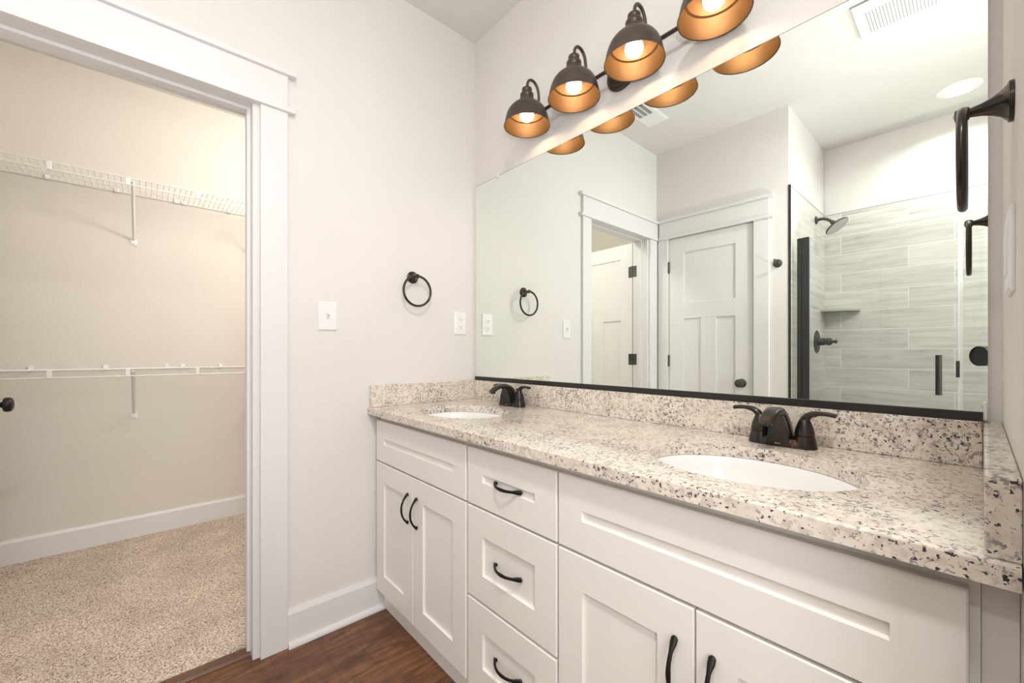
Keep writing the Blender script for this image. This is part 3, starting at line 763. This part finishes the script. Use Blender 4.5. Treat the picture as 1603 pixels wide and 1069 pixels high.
# ------------------------------------------------------------------ towel rings
def towel_ring(label, loc, rz):
    """local: wall plane x=0, stands out to +X"""
    t_ = thing('towel_ring', label, 'towel ring', loc, rz=rz, group=None)
    bm = NB(); lathe(bm, [(0.0, 0.0004), (0.0275, 0.0004), (0.0275, 0.005), (0.0245, 0.0065), (0.0180, 0.012), (0.0125, 0.020), (0.0085, 0.030), (0.0065, 0.040), (0.0062, 0.044)], (0, 0, 0), (1, 0, 0), 32)
    obj('mount', bm, 'bronze', t_, local=True, smooth=True)
    bm = NB(); lathe(bm, [(0.0, 0.0405), (0.0085, 0.0415), (0.0105, 0.046), (0.0105, 0.051), (0.008, 0.056), (0.0, 0.058)], (0, 0, 0), (1, 0, 0), 24)
    obj('post_end', bm, 'bronze', t_, local=True, smooth=True)
    bm = NB(); torus(bm, (0.0485, 0, -0.0675), (1, 0, 0), 0.0685, 0.0054, 56, 12)
    obj('ring', bm, 'bronze', t_, local=True, smooth=True)
    return t_
r0 = towel_ring('dark bronze towel ring on the left wall between light switch and outlet', (0.0, -0.361, 1.4690), 0)
r1 = copy_tree(r0); r1.location = (W, -0.392, 1.4690); r1.rotation_euler = (0, 0, PI); r1['label'] = 'large dark bronze towel ring at the right edge beside the mirror'

# ------------------------------------------------------------------ switches and outlet
def plate_bm(y, z, x, sgn, w_, h):
    bm = NB()
    def sec(dx, i): return [Vector((x + sgn * dx, y + a * (w_ / 2 - i), z + b_ * (h / 2 - i))) for a, b_ in ((-1, -1), (1, -1), (1, 1), (-1, 1))]
    loft(bm, [sec(0.0002, 0), sec(0.003, 0), sec(0.0062, 0.005)])
    return bm
sw = thing('light_switch', 'white single toggle light switch beside the closet casing', 'light switch', (0, -0.7395, 1.2675))
obj('plate', plate_bm(-0.7395, 1.2675, 0, 1, 0.0735, 0.1165), 'plastic', sw)
bm = NB(); bx(bm, 0.0062, 0.0068, -0.7450, -0.7340, 1.2555, 1.2795); obj('toggle_slot', bm, 'slotpale', sw)
bm = NB(); prism(bm, [(0.0062, 1.2645), (0.0062, 1.2755), (0.0150, 1.2800), (0.0165, 1.2745)], 1, -0.7430, -0.7360); obj('toggle', bm, 'plastic', sw)
for dz in (-0.030, 0.030):
    bm = NB(); lathe(bm, [(0.0, 0.0070), (0.0026, 0.0067), (0.003, 0.006)], (0, -0.7395, 1.2675 + dz), (1, 0, 0), 12); obj('screw', bm, 'plastic', sw)
ol = thing('outlet', 'white duplex electrical outlet in the corner beside the mirror', 'outlet', (0, -0.0935, 1.2675))
obj('plate', plate_bm(-0.0935, 1.2675, 0, 1, 0.0735, 0.1165), 'plastic', ol)
for dz in (-0.0195, 0.0195):
    zc_ = 1.2675 + dz; yc_ = -0.0935
    bm = NB(); loft(bm, [rrect((dx, yc_, zc_), (0, 1, 0), (0, 0, 1), 0.0170, 0.0140, 20, 4) for dx in (0.0055, 0.0082)])
    rc = obj('receptacle', bm, 'plastic', ol)
    bm = NB()
    for dy in (-0.0062, 0.0062): bx(bm, 0.0082, 0.0085, yc_ + dy - 0.0011, yc_ + dy + 0.0011, zc_ - 0.001, zc_ + 0.0065)
    lathe(bm, [(0.0, 0.0085), (0.0024, 0.0085), (0.0024, 0.0080)], (0, yc_, zc_ - 0.0070), (1, 0, 0), 10)
    obj('slots', bm, 'slot', rc)
bm = NB(); lathe(bm, [(0.0, 0.0072), (0.0026, 0.0068), (0.003, 0.006)], (0, -0.0935, 1.2675), (1, 0, 0), 12); obj('screw', bm, 'plastic', ol)
sr = thing('light_switch', 'white double switch plate on the right wall, seen nearly edge-on', 'light switch', (W, -0.362, 1.262))
obj('plate', plate_bm(-0.362, 1.262, W, -1, 0.1165, 0.1165), 'plastic', sr)
for dy in (-0.023, 0.023):
    bm = NB(); loft(bm, [rrect((W - dx, -0.362 + dy, 1.262), (0, 1, 0), (0, 0, 1), 0.0165, 0.0335, 16, 6) for dx in (0.0055, 0.0075)])
    obj('rocker', bm, 'plastic', sr)

# ------------------------------------------------------------------ robe hook
rh = thing('robe_hook', 'dark bronze round robe hook between the closed door and the shower', 'hook', (0.870, L, 1.712))
bm = NB(); lathe(bm, [(0.0, 0.0004), (0.027, 0.0004), (0.027, 0.006), (0.020, 0.010), (0.008, 0.013), (0.0065, 0.022)], (0.870, L, 1.712), (0, 1, 0), 28); obj('rose', bm, 'hinge', rh, smooth=True)
bm = NB(); tube(bm, bez([(0.870, L + 0.014, 1.712), (0.870, L + 0.040, 1.706), (0.870, L + 0.062, 1.712), (0.870, L + 0.068, 1.732)], 6), [0.0062] * 18 + [0.0075], 12)
bmesh.ops.recalc_face_normals(bm, faces=bm.faces); obj('hook', bm, 'hinge', rh, smooth=True)

# ------------------------------------------------------------------ shower
TZ = 2.2123
struct('wall_tile_side', box(SX - 0.0078, SX, SL, L, 0, TZ), 'tile_side', 'pale wood-look plank tile on the left shower wall', 'tile')
struct('wall_tile_back', box(SX, SR, SL - 0.0078, SL, 0, TZ), 'tile_back', 'pale wood-look plank tile on the rear shower wall', 'tile')
bm = NB(); bx(bm, SX - 0.009, SX + 0.0014, SL, L, TZ + 0.0002, TZ + 0.0034)
struct('trim_7', bm, 'grey', 'thin grey edge strip on top of the side shower tile', 'trim')
bm = NB(); bx(bm, SX + 0.0016, SR, SL - 0.009, SL + 0.0014, TZ + 0.0002, TZ + 0.0034)
struct('trim_8', bm, 'grey', 'thin grey edge strip on top of the rear shower tile', 'trim')
bm = NB(); bx(bm, SX - 0.0075, SX + 0.0065, L, L + 0.004, 0.0, TZ + 0.004)
struct('trim_9', bm, 'rubber', 'thin black upright edge strip where the shower tile begins', 'trim')
bm = NB(); bx(bm, SX, SR, L - 0.10, L + 0.01, 0.0, 0.075)
struct('trim_10', bm, 'tile_back', 'tiled curb under the shower glass', 'curb')
gd = thing('shower_door', 'clear glass shower door with a black handle and black jamb', 'shower door', (SX + 0.02, L - 0.03, 0.08))
GT = 1.850
obj('panel', box(SX + 0.086, 1.683, L - 0.034, L - 0.026, 0.085, GT), 'glass', gd)
bm = NB(); bx(bm, 0.9735, 0.9955, L - 0.042, L - 0.018, 0.0755, GT + 0.008); bx(bm, 0.9970, 1.0370, L - 0.039, L - 0.021, 0.0755, GT + 0.010)
obj('jamb', bm, 'rubber', gd, bevel=0.0015, label='tall black hinge-side jamb')
bm = NB()
for yy in (L + 0.018, ):
    tube(bm, [(1.615, yy, 0.895), (1.615, yy, 1.107)], 0.0125, 16)
    for zz in (0.925, 1.077): tube(bm, [(1.615, yy, zz), (1.615, L - 0.0255, zz)], 0.0075, 12)
obj('handle', bm, 'channel', gd, smooth=True, angle=50, label='black vertical handle')
bm = NB(); bx(bm, 1.676, 1.690, L - 0.040, L - 0.018, 0.990, 1.076); obj('latch', bm, 'channel', gd, label='small black latch')
bm = NB(); bx(bm, 1.6835, 1.690, L - 0.035, L - 0.022, 0.085, 0.985); bx(bm, 1.6835, 1.690, L - 0.035, L - 0.022, 1.08, GT); obj('seal', bm, 'seal', gd, label='clear edge seal')
gp = thing('glass_partition', 'fixed clear glass panel to the right of the shower door', 'glass panel', (1.70, L - 0.03, 0.08))
obj('panel', box(1.6925, SR, L - 0.034, L - 0.026, 0.0755, GT), 'glass', gp)
bm = NB(); bx(bm, 1.6905, 1.701, L - 0.036, L - 0.0245, 0.0755, GT); obj('edge_strip', bm, 'seal', gp)
# shower head
sh_ = thing('rain_shower', 'dark round rain shower head on a short arm', 'shower head', (SX, -2.516, 2.121))
bm = NB(); lathe(bm, [(0.0, 0.0003), (0.031, 0.0003), (0.031, 0.004), (0.024, 0.009), (0.013, 0.014)], (SX, -2.516, 2.121), (1, 0, 0), 28); obj('flange', bm, 'hinge', sh_, smooth=True)
bm = NB(); tube(bm, bez([(SX + 0.008, -2.516, 2.121), (SX + 0.045, -2.516, 2.122), (SX + 0.078, -2.516, 2.106), (SX + 0.105, -2.516, 2.080)], 6), 0.0105, 14); obj('arm', bm, 'hinge', sh_, smooth=True)
dv = Vector((0.60, 0.08, -0.80)).normalized(); hp = Vector((SX + 0.100, -2.516, 2.086))
bm = NB(); lathe(bm, [(0.0, -0.006), (0.013, -0.004), (0.017, 0.006), (0.017, 0.020), (0.024, 0.028), (0.062, 0.038), (0.077, 0.043), (0.079, 0.049), (0.076, 0.054)], hp, dv, 36); hd = obj('head', bm, 'hinge', sh_, smooth=True)
bm = NB(); lathe(bm, [(0.0759, 0.0541), (0.070, 0.0520), (0.0, 0.0520)], hp, dv, 36); obj('spray_face', bm, 'silver', hd, label='grey nozzle face')
# valve
sv = thing('shower_valve', 'dark shower valve handle on a large round plate', 'shower valve', (SX, -2.540, 1.202))
bm = NB(); lathe(bm, [(0.0, 0.0003), (0.086, 0.0003), (0.086, 0.004), (0.078, 0.009), (0.028, 0.011)], (SX, -2.540, 1.202), (1, 0, 0), 40); obj('plate', bm, 'hinge', sv, smooth=True)
bm = NB(); lathe(bm, [(0.0275, 0.0105), (0.0275, 0.052), (0.021, 0.055), (0.021, 0.061), (0.028, 0.065), (0.028, 0.085), (0.020, 0.094), (0.010, 0.100), (0.010, 0.108), (0.0145, 0.113), (0.0145, 0.120), (0.009, 0.126), (0.0, 0.127)], (SX, -2.540, 1.202), (1, 0, 0), 28); obj('handle', bm, 'hinge', sv, smooth=True)
# corner shelf
bm = NB(); q = [(SX + 0.0003, SL + 0.0003)] + [(SX + 0.0003 + 0.222 * math.cos(a * PI / 2 / 18), SL + 0.0003 + 0.150 * math.sin(a * PI / 2 / 18)) for a in range(19)]
prism(bm, q, 2, 1.438, 1.456)
tagp(obj('corner_shelf', bm, 'shelfgrey', bevel=0.002), 'small pale corner shelf on the shower tile', 'shelf')

# ------------------------------------------------------------------ ceiling items
dl = thing('recessed_light', 'lit round recessed light in the shower ceiling', 'ceiling light', (1.678, -2.45, H))
bm = NB(); lathe(bm, [(0.068, -0.0055), (0.072, -0.0065), (0.100, -0.004), (0.102, -0.0004)], (1.678, -2.45, H), (0, 0, 1), 40); obj('trim_ring', bm, 'plastic', dl, smooth=True)
bm = NB(); lathe(bm, [(0.0, -0.006), (0.067, -0.006), (0.068, -0.0006)], (1.678, -2.45, H), (0, 0, 1), 40); obj('diffuser', bm, 'candisc', dl)
ef = thing('exhaust_fan', 'white slotted exhaust fan grille on the ceiling', 'exhaust fan', (1.50, -1.33, H))
FX0, FX1, FY0, FY1 = 1.352, 1.668, -1.475, -1.195
bm = NB()
def sec(z, i): return [Vector((x, y, z)) for x, y in ((FX0 + i, FY0 + i), (FX1 - i, FY0 + i), (FX1 - i, FY1 - i), (FX0 + i, FY1 - i))]
loft(bm, [sec(H - 0.0004, 0.008), sec(H - 0.010, 0), sec(H - 0.018, 0.006), sec(H - 0.026, 0.035)])
obj('cover', bm, 'plastic', ef, bevel=0.002)
for k in range(20):
    xk = FX0 + 0.048 + k * 0.0118
    bm = NB(); bx(bm, xk, xk + 0.0030, FY0 + 0.050, FY1 - 0.050, H - 0.0268, H - 0.0255); obj('slot', bm, 'grey', ef, label='narrow grey slot')
rg = thing('air_register', 'white ceiling air register with dark louvres', 'vent', (0.26, -1.26, H))
RX0, RX1, RY0, RY1 = 0.178, 0.338, -1.425, -1.10
bm = NB()
def sec2(z, i): return [Vector((x, y, z)) for x, y in ((RX0 + i, RY0 + i), (RX1 - i, RY0 + i), (RX1 - i, RY1 - i), (RX0 + i, RY1 - i))]
loft(bm, [sec2(H - 0.0004, 0), sec2(H - 0.004, 0.0), sec2(H - 0.009, 0.012)])
obj('frame', bm, 'plastic', rg)
for r_ in range(3):
    x0 = RX0 + 0.030 + r_ * 0.036
    bm = NB(); bx(bm, x0, x0 + 0.024, RY0 + 0.160, RY1 - 0.03, H - 0.0098, H - 0.0088); lv = obj('louvre_slot', bm, 'slot', rg)
    bm = NB()
    for k in range(10):
        y = RY0 + 0.166 + k * 0.0125; bx(bm, x0 + 0.001, x0 + 0.023, y, y + 0.0035, H - 0.0108, H - 0.0096)
    obj('blades', bm, 'plastic', lv)
bm = NB(); bx(bm, RX0 + 0.028, RX1 - 0.028, RY0 + 0.03, RY0 + 0.150, H - 0.0100, H - 0.0088); obj('damper_face', bm, 'plastic', rg)

# ------------------------------------------------------------------ the photographer's camera, mirrored at the right edge
fw = Vector((-math.sin(YAW), math.cos(YAW), 0)); rt = Vector((math.cos(YAW), math.sin(YAW), 0))
o0 = Vector((CAM[0], CAM[1], CAM[2] - 0.014))
ph = thing('camera', 'black camera lens reflected at the right edge of the mirror', 'camera', (o0.x - fw.x * 0.12, o0.y - fw.y * 0.12, 0))
bm = NB(); lathe(bm, [(0.0, -0.0115), (0.037, -0.011), (0.0385, -0.007), (0.041, -0.007), (0.041, -0.03), (0.036, -0.04), (0.036, -0.10), (0.0, -0.10)], o0, fw, 40)
obj('lens', bm, 'lensblack', ph, smooth=True)
bm = NB()
c_ = o0 - fw * 0.118
def obox(bm, c, hx, hy, hz):
    loft(bm, [[c + rt * (a * hx) + fw * (b_ * hy) + Vector((0, 0, z)) for a, b_ in ((-1, -1), (1, -1), (1, 1), (-1, 1))] for z in (-hz, hz)])
obox(bm, c_, 0.062, 0.022, 0.045); obox(bm, c_ + Vector((0, 0, 0.055)), 0.024, 0.022, 0.012)
obj('body', bm, 'camblack', ph, bevel=0.006)
bm = NB(); top = c_ + Vector((0, 0, -0.0455)); tube(bm, [top, Vector((top.x, top.y, 0.55))], 0.013, 14); obj('column', bm, 'camblack', ph, smooth=True)
for k in range(3):
    a = -0.3 + k * 2 * PI / 3
    ft = Vector((top.x + 0.28 * math.cos(a), top.y + 0.28 * math.sin(a), 0.004))
    bm = NB(); tube(bm, [Vector((top.x + 0.015 * math.cos(a), top.y + 0.015 * math.sin(a), 0.70)), ft], [0.012, 0.008], 12); obj('leg', bm, 'camblack', ph, smooth=True)
